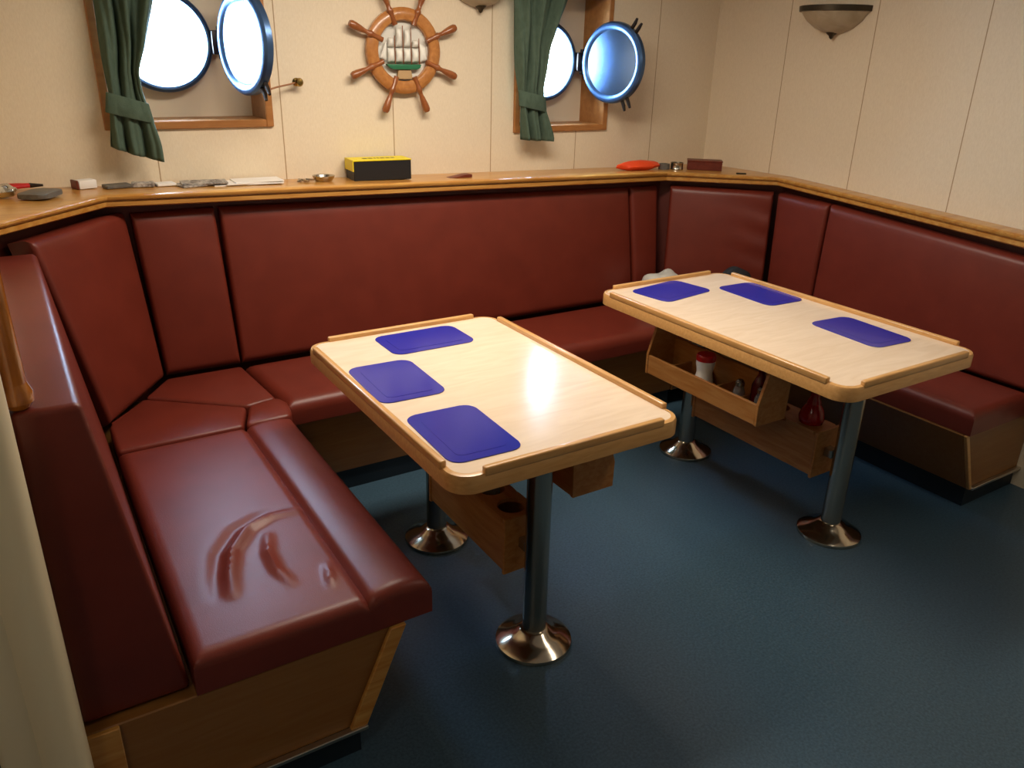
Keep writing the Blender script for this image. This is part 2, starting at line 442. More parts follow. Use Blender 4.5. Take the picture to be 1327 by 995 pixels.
# --- left bench
b = thing('bench', (.3, 2.0, 0), 'left maroon vinyl bench with creased seat and wood panelled end, nearest the camera', 'bench', 'maroon vinyl benches')
obj('seat', cushion([(.155, 1.475, .45), (.72, 1.475, .45), (.72, 2.575, .45), (.155, 2.575, .45)], (0, 0, 1), .092, .03, .006, left_seat, 60, 110), M['vinyl'], b)
obj('backrest', extrude_poly([(-.064, 1.50, .362), (.150, 1.50, .362), (.048, 1.50, 1.062), (-.064, 1.50, 1.062)], (0, 1.288, 0), .014, 4), M['vinyl'], b)
base = obj('base', extrude_poly([(-.064, 1.478, .09), (.53, 1.478, .09), (.645, 1.478, .356), (-.064, 1.478, .356)], (0, 1.10, 0), .003, 1), M['ply'], b)
obj('corner_strip', extrude_poly([(-.064, 1.465, .09), (.0, 1.465, .09), (.0, 1.465, .356), (-.064, 1.465, .356)], (0, .0128, 0), .002, 1), M['oak'], base)
obj('corner_strip', extrude_poly([(.485, 1.465, .09), (.53, 1.465, .09), (.645, 1.465, .356), (.603, 1.465, .356)], (0, .0128, 0), .002, 1), M['oak'], base)
obj('metal_strip', box(-.064, .53, 1.458, 1.4775, .082, .094, .002, 1), M['alu'], b)
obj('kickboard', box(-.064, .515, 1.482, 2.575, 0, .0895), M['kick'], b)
# --- left corner unit
b = thing('corner_bench', (.4, 2.9, 0), 'left corner bench section with seamed maroon seat and slanted back panels', 'bench', 'maroon vinyl benches')
st = obj('seat', prism([(.157, 2.58), (.157, 2.79), (.170, 2.815), (.295, 2.985), (.603, 2.735), (.553, 2.58)], .36, .452, .016, 4), M['vinyl'], b)
obj('seat_panel', prism([(.302, 2.995), (.405, 3.15), (.695, 3.15), (.722, 2.768), (.610, 2.742)], .36, .452, .016, 4), M['vinyl'], b)
obj('bolster', prism([(.560, 2.58), (.610, 2.728), (.66, 2.752), (.728, 2.758), (.745, 2.70), (.735, 2.62), (.718, 2.58)], .36, .456, .018, 4), M['vinyl'], b)
obj('backrest', cushion([(.172, 2.805, .448), (.405, 3.160, .448), (.367, 3.27, 1.083), (.046, 2.83, 1.093)], (.84, -.54, .18), .08, .03, .008, None, 16, 24, ru=.016), M['vinyl'], b)
obj('back_panel', cushion([(.412, 3.168, .448), (.699, 3.168, .448), (.682, 3.25, 1.080), (.382, 3.25, 1.078)], (0, -1, .13), .07, .035, .014, None, 16, 24, ru=.016), M['vinyl'], b)
def loft(top, bot, z0, z1):
    bm = bmesh.new(); a = [bm.verts.new((*p, z0)) for p in bot]; b_ = [bm.verts.new((*p, z1)) for p in top]; n = len(a)
    bm.faces.new(a[::-1]); bm.faces.new(b_)
    for i in range(n): bm.faces.new((a[i], a[(i+1) % n], b_[(i+1) % n], b_[i]))
    return bm
obj('base', loft([(.0, 2.58), (.645, 2.58), (.645, 2.70), (.735, 2.70), (.735, 3.20), (.0, 3.20)], [(.0, 2.58), (.53, 2.58), (.53, 2.74), (.735, 2.74), (.735, 3.20), (.0, 3.20)], .09, .356), M['ply'], b, smooth=False)
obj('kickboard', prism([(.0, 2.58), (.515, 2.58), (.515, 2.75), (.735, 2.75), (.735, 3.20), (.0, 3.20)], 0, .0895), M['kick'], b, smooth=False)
# --- back bench
b = thing('bench', (1.8, 3.0, 0), 'long maroon vinyl bench along the porthole wall behind both tables', 'bench', 'maroon vinyl benches')
obj('seat', cushion([(.74, 2.69, .45), (2.70, 2.69, .45), (2.70, 3.165, .45), (.705, 3.165, .45)], (0, 0, 1), .092, .045, .004, None, 60, 16), M['vinyl'], b)
obj('backrest', cushion([(.708, 3.168, .448), (2.775, 3.168, .448), (2.762, 3.25, 1.030), (.700, 3.25, 1.080)], (0, -1, .13), .07, .035, .012, None, 60, 24, ru=.016), M['vinyl'], b)
obj('back_panel', cushion([(2.79, 3.168, .448), (2.945, 3.168, .448), (2.960, 3.25, 1.026), (2.775, 3.25, 1.029)], (0, -1, .13), .07, .03, .008, None, 12, 24, ru=.016), M['vinyl'], b)
obj('base', extrude_poly([(.74, 2.74, .09), (.74, 3.2, .09), (.74, 3.2, .356), (.74, 2.70, .356)], (1.96, 0, 0)), M['ply'], b, smooth=False)
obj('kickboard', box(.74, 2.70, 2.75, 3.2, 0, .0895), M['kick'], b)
# --- right corner unit
b = thing('corner_bench', (3.1, 2.9, 0), 'right corner bench section behind the far table with puckered slanted back', 'bench', 'maroon vinyl benches')
obj('seat', prism([(2.71, 2.69), (2.93, 2.69), (3.325, 2.69), (3.325, 2.76), (2.95, 3.150), (2.71, 3.16)], .36, .452, .018, 4), M['vinyl'], b)
def pucker(p):
    d = max(0, (p.x-3.19)/.15)
    return -.004*d*(1+math.sin(p.z*52+p.x*20)) if p.x > 3.19 else 0
obj('backrest', cushion([(2.962, 3.145, .448), (3.318, 2.765, .448), (3.345, 2.80, 1.030), (3.005, 3.205, 1.030)], (-.71, -.70, .08), .07, .03, .010, pucker, 30, 60, ru=.016), M['vinyl'], b)
obj('base', loft([(2.71, 2.665), (2.925, 2.665), (2.925, 2.69), (3.32, 2.69), (3.32, 2.75), (2.94, 3.14), (2.71, 3.2)], [(2.71, 2.74), (3.055, 2.74), (3.055, 2.735), (3.32, 2.735), (3.32, 2.75), (2.94, 3.14), (2.71, 3.2)], .085, .356), M['ply'], b, smooth=False)
# --- right bench
b = thing('bench', (3.2, 2.0, 0), 'right maroon vinyl bench with wood panelled end along the plain wall', 'bench', 'maroon vinyl benches')
obj('seat', cushion([(2.935, 1.37, .45), (3.34, 1.37, .45), (3.34, 2.68, .45), (2.935, 2.68, .45)], (0, 0, 1), .095, .035, .004, None, 16, 40), M['vinyl'], b)
obj('back_panel', cushion([(3.33, 2.75, .448), (3.33, 2.475, .448), (3.352, 2.475, 1.022), (3.352, 2.785, 1.030)], (-1, 0, .05), .06, .03, .008, None, 12, 24, ru=.016), M['vinyl'], b)
obj('backrest', cushion([(3.33, 2.465, .448), (3.33, 1.37, .448), (3.352, 1.37, .948), (3.352, 2.465, 1.022)], (-1, 0, .05), .06, .03, .012, None, 40, 24, ru=.016), M['vinyl'], b)
base = obj('base', extrude_poly([(3.055, 1.39, .085), (3.438, 1.39, .085), (3.438, 1.39, .353), (2.925, 1.39, .353)], (0, 1.29, 0), .003, 1), M['ply'], b)
obj('corner_strip', extrude_poly([(3.055, 1.376, .085), (3.075, 1.376, .085), (2.947, 1.376, .353), (2.925, 1.376, .353)], (0, .0135, 0), .002, 1), M['beech'], base)
obj('metal_strip', box(3.075, 3.438, 1.372, 1.3895, .078, .09, .002, 1), M['alu'], b)
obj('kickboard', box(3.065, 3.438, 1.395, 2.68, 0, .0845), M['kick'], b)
# vinyl covered backing behind the loose back cushions (fixed to the walls)
q1 = offs(TP, -.085); q2 = offs(TP, -.10)
bm = bmesh.new()
for i in range(1, len(TP)-1):
    a, b_, c_, d_ = q1[i], q1[i+1], q2[i+1], q2[i]
    prism([tuple(a), tuple(b_), tuple(c_), tuple(d_)], .30, [TP[i][2]+.002, TP[i+1][2]+.002, TP[i+1][2]+.002, TP[i][2]+.002], bm=bm)
struct(obj('trim_2', bm, M['vinyl_dark'], smooth=False))

# ------------------------------------------------------------------ tables
def table(name, x0, x1, y0, y1, legs, lx, label, mirror, rack):
    t = thing(name, ((x0+x1)/2, (y0+y1)/2, 0), label, 'table', 'mess room tables')
    top = obj('table_top', prism(rrect(x0+.012, x1-.012, y0+.012, y1-.012, .052, 8), .715, .7505), M['laminate'], t)
    # beech edge band
    bm = bmesh.new(); n = len(rrect(x0, x1, y0, y1, .06, 8))
    loops = [(0, .704, .06), (0, .742, .06), (.004, .7495, .058), (.014, .752, .050), (.016, .752, .048), (.016, .704, .048)]
    vs = [[bm.verts.new((p[0], p[1], z)) for p in rrect(x0+o, x1-o, y0+o, y1-o, max(.02, .062-o), 8)] for o, z, _ in loops]
    vs[0] = [v for v in vs[0]]
    for A, B in zip(vs, vs[1:]+vs[:1]):
        for i in range(n): bm.faces.new((A[i], A[(i+1) % n], B[(i+1) % n], B[i]))
    for v in vs[0]:
        pass
    obj('edge_band', bm, M['beech'], t)
    g = .078
    for (a, c, m_) in (((x0+g, x1-g, y0-.001, y0+.018), 0, 'beech'), ((x0+g, x1-g, y1-.018, y1+.001), 0, 'beech'),
                       ((x0-.001, x0+.018, y0+g, y1-g), 1, 'beech_y'), ((x1-.018, x1+.001, y0+g, y1-g), 1, 'beech_y')):
        obj('fiddle_rail', box(a[0], a[1], a[2], a[3],   .742, .7660, .005, 3), M[m_], t)
    obj('underframe', box(x0+.10, x1-.10, y0+.10, y1-.10, .695, .7155), M['rackwood'], t)
    for ly in legs:
        lg = obj('leg', lathe([(0, .03), (.036, .03), (.036, .696), (0, .696)], (lx, ly, 0), n=32), M['steel'], t)
        obj('flange', lathe([(0, 0), (.115, 0), (.117, .006), (.115, .013), (.104, .020), (.080, .030), (.058, .042), (.046, .052), (.0365, .056), (0, .056)], (lx, ly, 0), n=48), M['chrome'], lg)
    # hanging condiment rack on the aisle side
    sgn = 1 if not mirror else -1
    ra, rb, xo, xi = rack
    X = lambda d: xo+sgn*d
    rk = obj('condiment_rack', box(*sorted((X(.012), X(.135))), ra+.012, rb-.012, .468, .482), M['rackwood'], t, smooth=False)
    obj('front_board', box(*sorted((X(0), X(.013))), ra+.012, rb-.012, .468, .545, .002, 1), M['rackwood'], rk)
    obj('back_board', box(*sorted((X(.135), X(.147))), ra+.012, rb-.012, .468, .60, .002, 1), M['rackwood'], rk)
    for yy in (ra, rb-.0125):
        obj('end_panel', extrude_poly([(X(-.001), yy, .466), (X(-.003), yy, .548), (X(.045), yy, .703), (X(.155), yy, .703), (X(.147), yy, .466)], (0, .0125, 0), .0015, 1), M['rackwood'], rk)
    nd = 5
    for i in range(1, nd):
        yy = ra+(rb-ra)*i/nd
        obj('divider', box(*sorted((X(.014), X(.134))), yy-.004, yy+.004, .482, .530), M['rackwood'], rk, smooth=False)
    # bottle rack hung between the legs
    by0, by1 = legs[0]+.075, legs[1]-.075
    bz0, bz1 = (.225, .40)
    hw = .062
    rk = obj('bottle_rack', box(lx-hw, lx+hw, by0+.012, by1-.012, bz0, bz0+.012), M['rackwood'], t, smooth=False)
    for s in (-1, 1):
        obj('side_board', box(*sorted((lx+s*hw, lx+s*(hw-.011))), by0+.012, by1-.012, bz0+.012, bz1-.012), M['rackwood'], rk, smooth=False)
    for yy in (by0, by1-.0125):
        obj('end_panel', box(lx-hw-.004, lx+hw+.004, yy, yy+.0125, bz0-.01, bz1+.004, .002, 1), M['rackwood'], rk)
    # pierced top board
    holes = [by0+.01+(by1-by0-.02)*(k+.5)/4 for k in range(4)]
    bm = bmesh.new(); nn = 32
    for k, hy in enumerate(holes):
        ya, yb2 = by0+.012+(by1-by0-.024)*k/4, by0+.012+(by1-by0-.024)*(k+1)/4
        for z, fl in ((bz1-.012, 0), (bz1, 1)):
            pass
        ins_ = []; out_ = []
        for z in (bz1-.012, bz1):
            I = []; O = []
            for i in range(nn):
                c_, s_ = math.cos(2*PI*i/nn), math.sin(2*PI*i/nn)
                I.append(bm.verts.new((lx+.043*c_, hy+.043*s_, z)))
                kk = min((hw-.0005)/max(1e-6, abs(c_)), ((yb2-hy) if s_ > 0 else (hy-ya))/max(1e-6, abs(s_)))
                O.append(bm.verts.new((lx+kk*c_, hy+kk*s_, z)))
            ins_.append(I); out_.append(O)
        for i in range(nn):
            j = (i+1) % nn
            for L in (0, 1): bm.faces.new((ins_[L][i], ins_[L][j], out_[L][j], out_[L][i]))
            bm.faces.new((ins_[0][i], ins_[0][j], ins_[1][j], ins_[1][i])); bm.faces.new((out_[0][i], out_[0][j], out_[1][j], out_[1][i]))
    obj('pierced_board', bm, M['rackwood'], rk, smooth=False)
    for yy in (legs[0]+.037, legs[1]-.074):
        obj('bracket', box(lx-.018, lx+.018, yy, yy+.0375, .30, .335, .003, 1), M['steel'], rk)
    return t, holes
TL, hL = table('mess_table', .752, 1.462, 1.408, 2.462, (1.603, 2.25), 1.122, 'near pale-topped table with beech rails beside the left bench', True, (1.60, 2.20, 1.385, 0))
TR, hR = table('mess_table', 2.022, 2.735, 1.312, 2.530, (1.54, 2.322), 2.424, 'far pale-topped table with open condiment rack hung under its left edge', False, (1.675, 2.265, 2.085, 0))

# ------------------------------------------------------------------ placemats
def placemat(cx, cy, w, d, rot, label):
    bm = bmesh.new()
    prism(rrect(-w/2, w/2, -d/2, d/2, .036, 8), 0, .0024, .001, 1, bm)
    prism(rrect(-w/2+.03, w/2-.03, -d/2+.03, d/2-.03, .02, 6), .0022, .0030, bm=bm)
    for f in bm.faces: f.material_index = 1 if min(v.co.z for v in f.verts) > .0021 else 0
    bmesh.ops.rotate(bm, verts=bm.verts[:], cent=(0, 0, 0), matrix=Matrix.Rotation(math.radians(rot), 3, 'Z'))
    o = obj('placemat', bm, [M['blue_mat'], M['blue_mat2']]); o.location = (cx, cy, .7507)
    tag(o, label, 'placemat', 'blue placemats on the tables')
placemat(1.120, 2.318, .30, .196, 0, 'blue placemat at the far back end of the near table')
placemat(.884, 2.031, .205, .298, -2, 'blue placemat midway along the left edge of the near table')
placemat(.889, 1.628, .203, .300, -2, 'blue placemat at the front left corner of the near table')
placemat(2.300, 2.385, .300, .205, 9, 'blue placemat at the back left corner of the far table')
placemat(2.606, 2.180, .205, .305, -2, 'blue placemat at the back right edge of the far table')
placemat(2.549, 1.655, .203, .305, -4, 'blue placemat at the front right edge of the far table')

# ------------------------------------------------------------------ things in the racks
t = thing('shaker', (2.128, 1.985, .482), 'white waisted shaker with red cap in the far table rack', 'shaker')
obj('body', lathe([(0, 0), (.034, 0), (.037, .006), (.036, .045), (.030, .075), (.032, .092), (.036, .11), (.036, .125), (0, .125)], t.location, n=28), M['white'], t)
obj('cap', lathe([(0, .125), (.037, .125), (.037, .141), (.033, .148), (0, .149)], t.location, n=28), M['red'], t)
def cruet(x, y, label, fill):
    t = thing('cruet', (x, y, .482), label, 'cruet', 'small glass cruets in the far table rack')
    obj('body', lathe([(0, 0), (.022, 0), (.024, .004), (.022, .06), (.016, .075), (.016, .082), (0, .082)], t.location, n=20), M['sauce'] if fill else M['cruet'], t)
    obj('cap', lathe([(0, .082), (.017, .082), (.017, .096), (.010, .104), (0, .105)], t.location, n=20), M['steel'], t)
cruet(2.135, 1.815, 'small clear cruet with metal cap next right of the shaker', False)
cruet(2.150, 1.725, 'small clear cruet with metal cap at the near end of the rack', False)
t = thing('sauce_bottle', (2.185, 1.765, .482), 'dark red sauce bottle behind the two clear cruets in the rack', 'bottle')
obj('body', lathe([(0, 0), (.028, 0), (.030, .006), (.030, .09), (.020, .115), (.012, .135), (.012, .15), (0, .15)], t.location, n=24), M['sauce'], t)
obj('cap', lathe([(0, .15), (.0145, .15), (.0145, .172), (0, .173)], t.location, n=20), M['redgloss'], t)
t = thing('squeeze_bottle', (2.424, hR[0], .2375), 'red squeeze bottle standing in the lower rack of the far table', 'bottle')
obj('body', lathe([(0, 0), (.038, 0), (.040, .006), (.040, .17), (.046, .172), (.048, .185), (.040, .215), (.024, .238), (0, .24)], t.location, n=28), M['redgloss'], t)
obj('nozzle', lathe([(0, .238), (.026, .238), (.024, .250), (.017, .262), (.017, .282), (0, .284)], t.location, n=24), M['redgloss'], t)
t = thing('glass_bottle', (1.122, hL[1], .2375), 'small clear bottle in the rack beneath the near table', 'bottle')
obj('body', lathe([(0, 0), (.026, 0), (.028, .005), (.028, .17), (.014, .21), (.012, .25), (0, .25)], t.location, n=24), M['cruet'], t)
obj('cap', lathe([(0, .25), (.0145, .25), (.0145, .27), (0, .271)], t.location, n=20), M['redgloss'], t)

# ------------------------------------------------------------------ curtains
def curtain(rows, y, label, tie, seed, zl, zr):
    """rows: (z, xl, xr) top to bottom"""
    t = thing('curtain', (rows[-1][1], y, min(zl, zr)), label, 'curtain', 'green curtains at the portholes')
    nz, nx = 60, 64
    bm = bmesh.new(); G = []
    zt = rows[0][0]
    def at(z):
        for a, b_ in zip(rows, rows[1:]):
            if a[0] >= z >= b_[0]:
                k = (a[0]-z)/(a[0]-b_[0]); k = k*k*(3-2*k) if False else k
                return a[1]+(b_[1]-a[1])*k, a[2]+(b_[2]-a[2])*k
        return rows[-1][1:]
    rnd = random.Random(seed); ph = rnd.uniform(0, 6)
    for j in range(nz+1):
        row = []
        for i in range(nx+1):
            u = i/nx
            zb = zl+(zr-zl)*u
            z = zt+(zb-zt)*j/nz
            xl, xr = at(max(z, rows[-1][0]))
            g = abs(z-tie[0])/.20; amp = .022*min(1, .30+g)
            yy = y+amp*math.sin(u*2.7*2*PI+ph+.8*math.sin(z*5))+.4*amp*math.sin(u*5.9*2*PI+ph*2+z*7)
            row.append(bm.verts.new((xl+(xr-xl)*u+.006*math.sin(z*11+u*6), yy, z)))
        G.append(row)
    for j in range(nz):
        for i in range(nx): bm.faces.new((G[j][i], G[j][i+1], G[j+1][i+1], G[j+1][i]))
    o = obj('drape', bm, M['curtain'], t, angle=80)
    md = o.modifiers.new('thickness', 'SOLIDIFY'); md.thickness = .003
    # tieback band wrapped round the gathered cloth
    bm = bmesh.new(); n = 40; rs = []
    for k, z in enumerate((tie[0]+.035, tie[0]+.033, tie[0]-.033, tie[0]-.035)):
        xl, xr = at(z); cx = (xl+xr)/2; hw = (xr-xl)/2+.012; rr_ = []
        for i in range(n):
            a = 2*PI*i/n; s_ = 1 if k in (1, 2) else .96
            rr_.append(bm.verts.new((cx+hw*s_*math.cos(a), y+.026*s_*math.sin(a), z+tie[1]*math.cos(a))))
        rs.append(rr_)
    for A, B in zip(rs, rs[1:]+rs[:1]):
        for i in range(n): bm.faces.new((A[i], A[(i+1) % n], B[(i+1) % n], B[i]))
    obj('tieback', bm, M['curtain'], t)
    return t
curtain([(2.10, .318, .655), (1.795, .381, .568), (1.65, .387, .532), (1.564, .390, .499), (1.496, .390, .496), (1.429, .378, .506), (1.313, .358, .525), (1.236, .356, .528)], 3.328,
        'green tied curtain hanging over the left porthole', (1.44, -.02), 3, 1.305, 1.247)
curtain([(2.10, 2.042, 2.428), (1.881, 2.086, 2.356), (1.689, 2.105, 2.285), (1.506, 2.124, 2.254), (1.429, 2.134, 2.259), (1.284, 2.134, 2.307), (1.236, 2.139, 2.303)], 3.328,
        'green tied curtain hanging over the right porthole', (1.448, -.015), 8, 1.276, 1.265)
for x0, x1, which in ((.2, 1.1, 'left'), (1.95, 2.85, 'right')):
    t = thing('curtain_rod', ((x0+x1)/2, 3.328, 2.09), f'brass curtain rod above the {which} porthole', 'curtain rod', 'curtain rods above the portholes')
    obj('rod', tube([(x0, 3.328, 2.108), (x1, 3.328, 2.108)], .009, 12), M['brass'], t)
    for xx in (x0+.04, x1-.04): obj('bracket', tube([(xx, 3.328, 2.108), (xx, YB, 2.108)], .007, 10), M['brass'], t)

# ------------------------------------------------------------------ ship's wheel
wc = Vector((1.568, 3.394, 1.653))
t = thing('ship_wheel', (wc.x, YB, wc.z-.27), 'wooden ship wheel wall decoration holding a white sailing ship, between the portholes', 'wall decoration')
k = 1.015
obj('rim', ring_lathe([(.120, -.012), (.120, .008), (.125, .014), (.143, .018), (.162, .014), (.172, .006), (.172, -.010), (.166, -.016), (.128, -.016)], wc, (0, -1, 0), 64), M['wheelwood'], t)
SP = [(0, 0), (.011, 0), (.011, .045), (.014, .052), (.014, .062), (.010, .068), (.009, .082), (.012, .098), (.0165, .128), (.0165, .146), (.012, .156), (0, .159)]
for i in range(8):
    a = PI/8+i*PI/4; d = Vector((math.cos(a), 0, math.sin(a)))
    obj('spoke', lathe(SP, wc+d*.110+Vector((0, -.013, 0)), d, 16), M['spokewood'], t)
obj('backplate', lathe([(0, 0), (.122, 0), (.122, .006), (0, .006)], wc+Vector((0, .018, 0)), (0, -1, 0), 48), M['plate'], t)
def sailpiece(pts, bulge=.016, name='sail'):
    bm = bmesh.new(); P = [Vector(p) for p in pts]; n = 6; G = []
    for j in range(n+1):
        r = []
        for i in range(n+1):
            u, v = i/n, j/n
            p = (P[0]*(1-u)+P[1]*u)*(1-v)+(P[3]*(1-u)+P[2]*u)*v
            r.append(bm.verts.new((wc.x+p.x, wc.y-.002-bulge*16*u*(1-u)*v*(1-v)*.8, wc.z+p.y)))
        G.append(r)
    for j in range(n):
        for i in range(n): bm.faces.new((G[j][i], G[j][i+1], G[j+1][i+1], G[j+1][i]))
    o = obj(name, bm, M['sail'], t); md = o.modifiers.new('thickness', 'SOLIDIFY'); md.thickness = .003; md.offset = 1
for i, x in enumerate((-.060, -.022, .016, .054)):
    top = (.052, .092, .086, .044)[i]
    sailpiece([(x-.0175, -.046, 0), (x+.0175, -.046, 0), (x+.016, .012, 0), (x-.016, .012, 0)], .022)
    sailpiece([(x-.016, .015, 0), (x+.016, .015, 0), (x+.012, top, 0), (x-.012, top, 0)], .022)
    obj('mast', tube([(wc.x+x+.019, wc.y-.004, wc.z-.056), (wc.x+x+.017, wc.y-.004, wc.z+top+.008)], .0018, 6), M['spokewood'], t)
sailpiece([(-.113, -.028, 0), (-.081, -.042, 0), (-.079, .036, 0), (-.088, .030, 0)], .01)
sailpiece([(.076, -.044, 0), (.112, -.036, 0), (.104, .018, 0), (.074, .034, 0)], .01)
hb = [(-.088, -.052), (.076, -.052), (.070, -.066), (.055, -.073), (-.055, -.073), (-.074, -.066)]
obj('hull', extrude_poly([(wc.x+a, wc.y+.004, wc.z+b_) for a, b_ in hb], (0, -.022, 0), .003, 2), M['green'], t)
obj('stand', extrude_poly([(wc.x+a, wc.y+.006, wc.z+b_) for a, b_ in ((-.030, -.075), (.030, -.075), (.036, -.112), (-.036, -.112))], (0, -.016, 0), .002, 1), M['tan'], t)

# ------------------------------------------------------------------ wall sconces
def sconce(loc, nrm, r, label):
    t = thing('wall_sconce', loc, label, 'wall lamp', 'half-bowl wall sconces')
    n = Vector(nrm); o = Vector(loc); ref = Vector((-n.y, n.x, 0))*-1
    prof = [(0.006, -.105), (.04, -.100), (.09, -.080), (.13, -.050), (.158, -.012), (.163, 0)]
    prof = [(a*r/.163, h) for a, h in prof]
    st_ = 0.
    # half bowl: sweep from one wall end to the other on the room side
    side = ref
    ax = Vector((0, 0, 1)); w = ax.cross(side)
    ang = PI if w.dot(n) > 0 else -PI
    def half(pr): return lathe(pr, o+n*.002, (0, 0, 1), 32, None, ang, 0., side)
    g = half(prof+[(a-.006, h) for a, h in prof[::-1] if a > .02]); obj('bowl', g, M['alabaster'], t)
    g = half([(r*.985, -.012), (r*1.03, -.010), (r*1.04, .012), (r*1.0, .014), (r*.96, .006), (r*.96, -.008)]); obj('rim', g, M['bronze'], t)
    g = lathe([(0, -.128), (.008, -.122), (.012, -.112), (.022, -.104), (.026, -.098), (.01, -.094), (0, -.094)], o+n*.028, n=20); obj('finial', g, M['bronze'], t)
    g = bmesh.new(); a_ = o+side*.05; b_ = o-side*.05
    extrude_poly([a_+Vector((0, 0, -.09)), b_+Vector((0, 0, -.09)), b_, a_], n*.008, .002, 1, g); obj('backplate', g, M['bronze'], t)
sconce((XR, 2.66, 1.878), (-1, 0, 0), .170, 'half-bowl alabaster wall sconce with dark rim on the plain right wall')
sconce((1.946, YB, 1.944), (0, -1, 0), .159, 'half-bowl wall sconce at the photo top edge, between wheel and right porthole')

# ------------------------------------------------------------------ hold-back hook with cord, grab rail
t = thing('holdback_hook', (1.096, YB, 1.51), 'small brass hold-back knob with a cord to the left porthole cover', 'hook')
obj('knob', lathe([(0, 0), (.014, 0), (.016, .004), (.007, .010), (.007, .03), (.015, .036), (.017, .044), (.012, .052), (0, .054)], (1.096, YB, 1.527), (0, -1, 0), 20), M['brass'], t)
e = C1+D1*.13+Vector((.012, 0, -.160))
obj('cord', tube([(1.096, YB-.032, 1.527), (1.04, 3.37, 1.517), (.985, 3.32, 1.511), tuple(e)], .0035, 8), M['cord'], t)
t = thing('grab_rail', (-.060, 1.545, 1.065), 'glossy varnished wooden grab rail beside the cream post at the left edge', 'rail')
obj('rail', tube([(-.046, 1.53, 1.10), (-.047, 1.53, 1.25), (-.048, 1.53, 1.62)], [.020, .019, .019], 20), M['varnish'], t)
obj('end_knob', lathe([(0, 0), (.018, .001), (.026, .012), (.026, .03), (.021, .042), (.019, .05), (0, .05)], (-.046, 1.53, 1.0625), n=24), M['varnish'], t)

# ------------------------------------------------------------------ things on the ledge
def rotz(bm, a, c):
    bmesh.ops.rotate(bm, verts=bm.verts[:], cent=c, matrix=Matrix.Rotation(math.radians(a), 3, 'Z')); return bm
def on(name, bm, m, loc, label, cat, group=None, **k):
    return tag(obj(name, bm, m, None, loc=loc, **k), label, cat, group)
z = ztop(.0)
on('foil_wrapper', blob((.002, 3.20, z+.022), (.035, .04, .024), 4, .35), M['silver'], (.002, 3.20, z), 'crumpled shiny wrapper at the far left end of the ledge', 'wrapper')
t = thing('red_pliers', (.055, 3.36, z), 'red-handled tool lying at the left end of the ledge', 'tool')
for dy in (-.012, .014):
    obj('handle', tube([(.015, 3.36+dy*2.2, z+.010), (.05, 3.36+dy, z+.012), (.085, 3.36, z+.012)], .008, 10), M['red'], t)
obj('jaw', tube([(.083, 3.36, z+.012), (.125, 3.355, z+.011)], [.009, .004], 8), M['darkmetal'], t)
t = thing('grey_tray', (.105, 3.17, z), 'shallow dark grey tray on the slanted left ledge', 'tray')
obj('dish', rotz(prism(rrect(.055, .155, 3.11, 3.25, .025, 6), z, z+.016, .005, 3), -30, (.105, 3.18, 0)), M['grey'], t)
z = ztop(.26)
t = thing('small_box', (.255, 3.37, z), 'small pale box with brown end leaning on the ledge under the left curtain', 'box')
obj('box_body', rotz(box(.228, .293, 3.345, 3.395, z, z+.030, .003, 2), 20, (.255, 3.37, z)), M['paper'], t)
obj('box_end', rotz(box(.220, .2278, 3.345, 3.395, z, z+.032, .002, 1), 20, (.255, 3.37, z)), M['brownbox'], t)
z = ztop(.45)
for i, (x, y, a, w, d, h, m_, lb) in enumerate([
    (.365, 3.36, 12, .09, .06, .012, 'grey', 'flat grey wallet just right of the small pale box'),
    (.455, 3.36, -8, .08, .05, .016, 'print_', 'dark patterned card packet below the left curtain'),
    (.535, 3.37, 5, .07, .06, .010, 'paper', 'small white card packet left of the magazines')]):
    zz = ztop(x)
    on('card_packet', rotz(box(x-w/2, x+w/2, y-d/2, y+d/2, zz, zz+h, .002, 1), a, (x, y, 0)), M[m_], (x, y, zz), lb, 'packet', 'small flat packets on the ledge')
for i, (x, a, zo, m_, lb) in enumerate([(.655, 14, 0, 'print_', 'lower magazine with dark print under the left porthole'), (.675, -6, .0062, 'print_', 'upper magazine with dark print under the left porthole')]):
    zz = ztop(x)+zo
    on('magazine', rotz(box(x-.085, x+.085, 3.30, 3.40, zz, zz+.006, .001, 1), a, (x, 3.35, 0)), M[m_], (x, 3.35, zz), lb, 'magazine', 'magazines on the ledge')
for i in range(3):
    x = .84+.02*i; zz = ztop(.84)+.0042*i
    on('paper_sheets', rotz(box(x-.135+.02*i, x+.135-.02*i, 3.29, 3.40, zz, zz+.004, .0005, 1), (-3, 4, -1)[i], (x, 3.345, 0)), M['paper'], (x, 3.345, zz),
       ('bottom sheaf of white papers on the ledge, right of the magazines', 'middle sheaf of white papers on the ledge, right of the magazines', 'top sheaf of white papers on the ledge, right of the magazines')[i], 'paper', 'white papers on the ledge')
zz = ztop(1.08)
t = thing('key_ring', (1.065, 3.34, zz), 'small bunch of shiny keys lying left of the ashtray', 'keys')
obj('ring', ring_lathe([(.014, -.0015), (.014, .0015), (.017, .0015), (.017, -.0015)], (1.065, 3.34, zz+.006), (.2, 0, 1), 20), M['steel'], t)
for a in (20, 75, 130):
    d = Vector((math.cos(math.radians(a)), -math.sin(math.radians(a)), 0)); p = Vector((1.065, 3.34, zz+.006))
    bm = tube([p+d*.015, p+d*.05], [.006, .003], 6); lathe([(0, -.0015), (.011, -.0015), (.011, .0015), (0, .0015)], p+d*.02, (0, 0, 1), 12, bm)
    obj('key', bm, M['steel'], t)
zz = ztop(1.17)
t = thing('metal_ashtray', (1.155, 3.33, zz), 'shiny round metal ashtray beside the yellow and black box', 'ashtray')
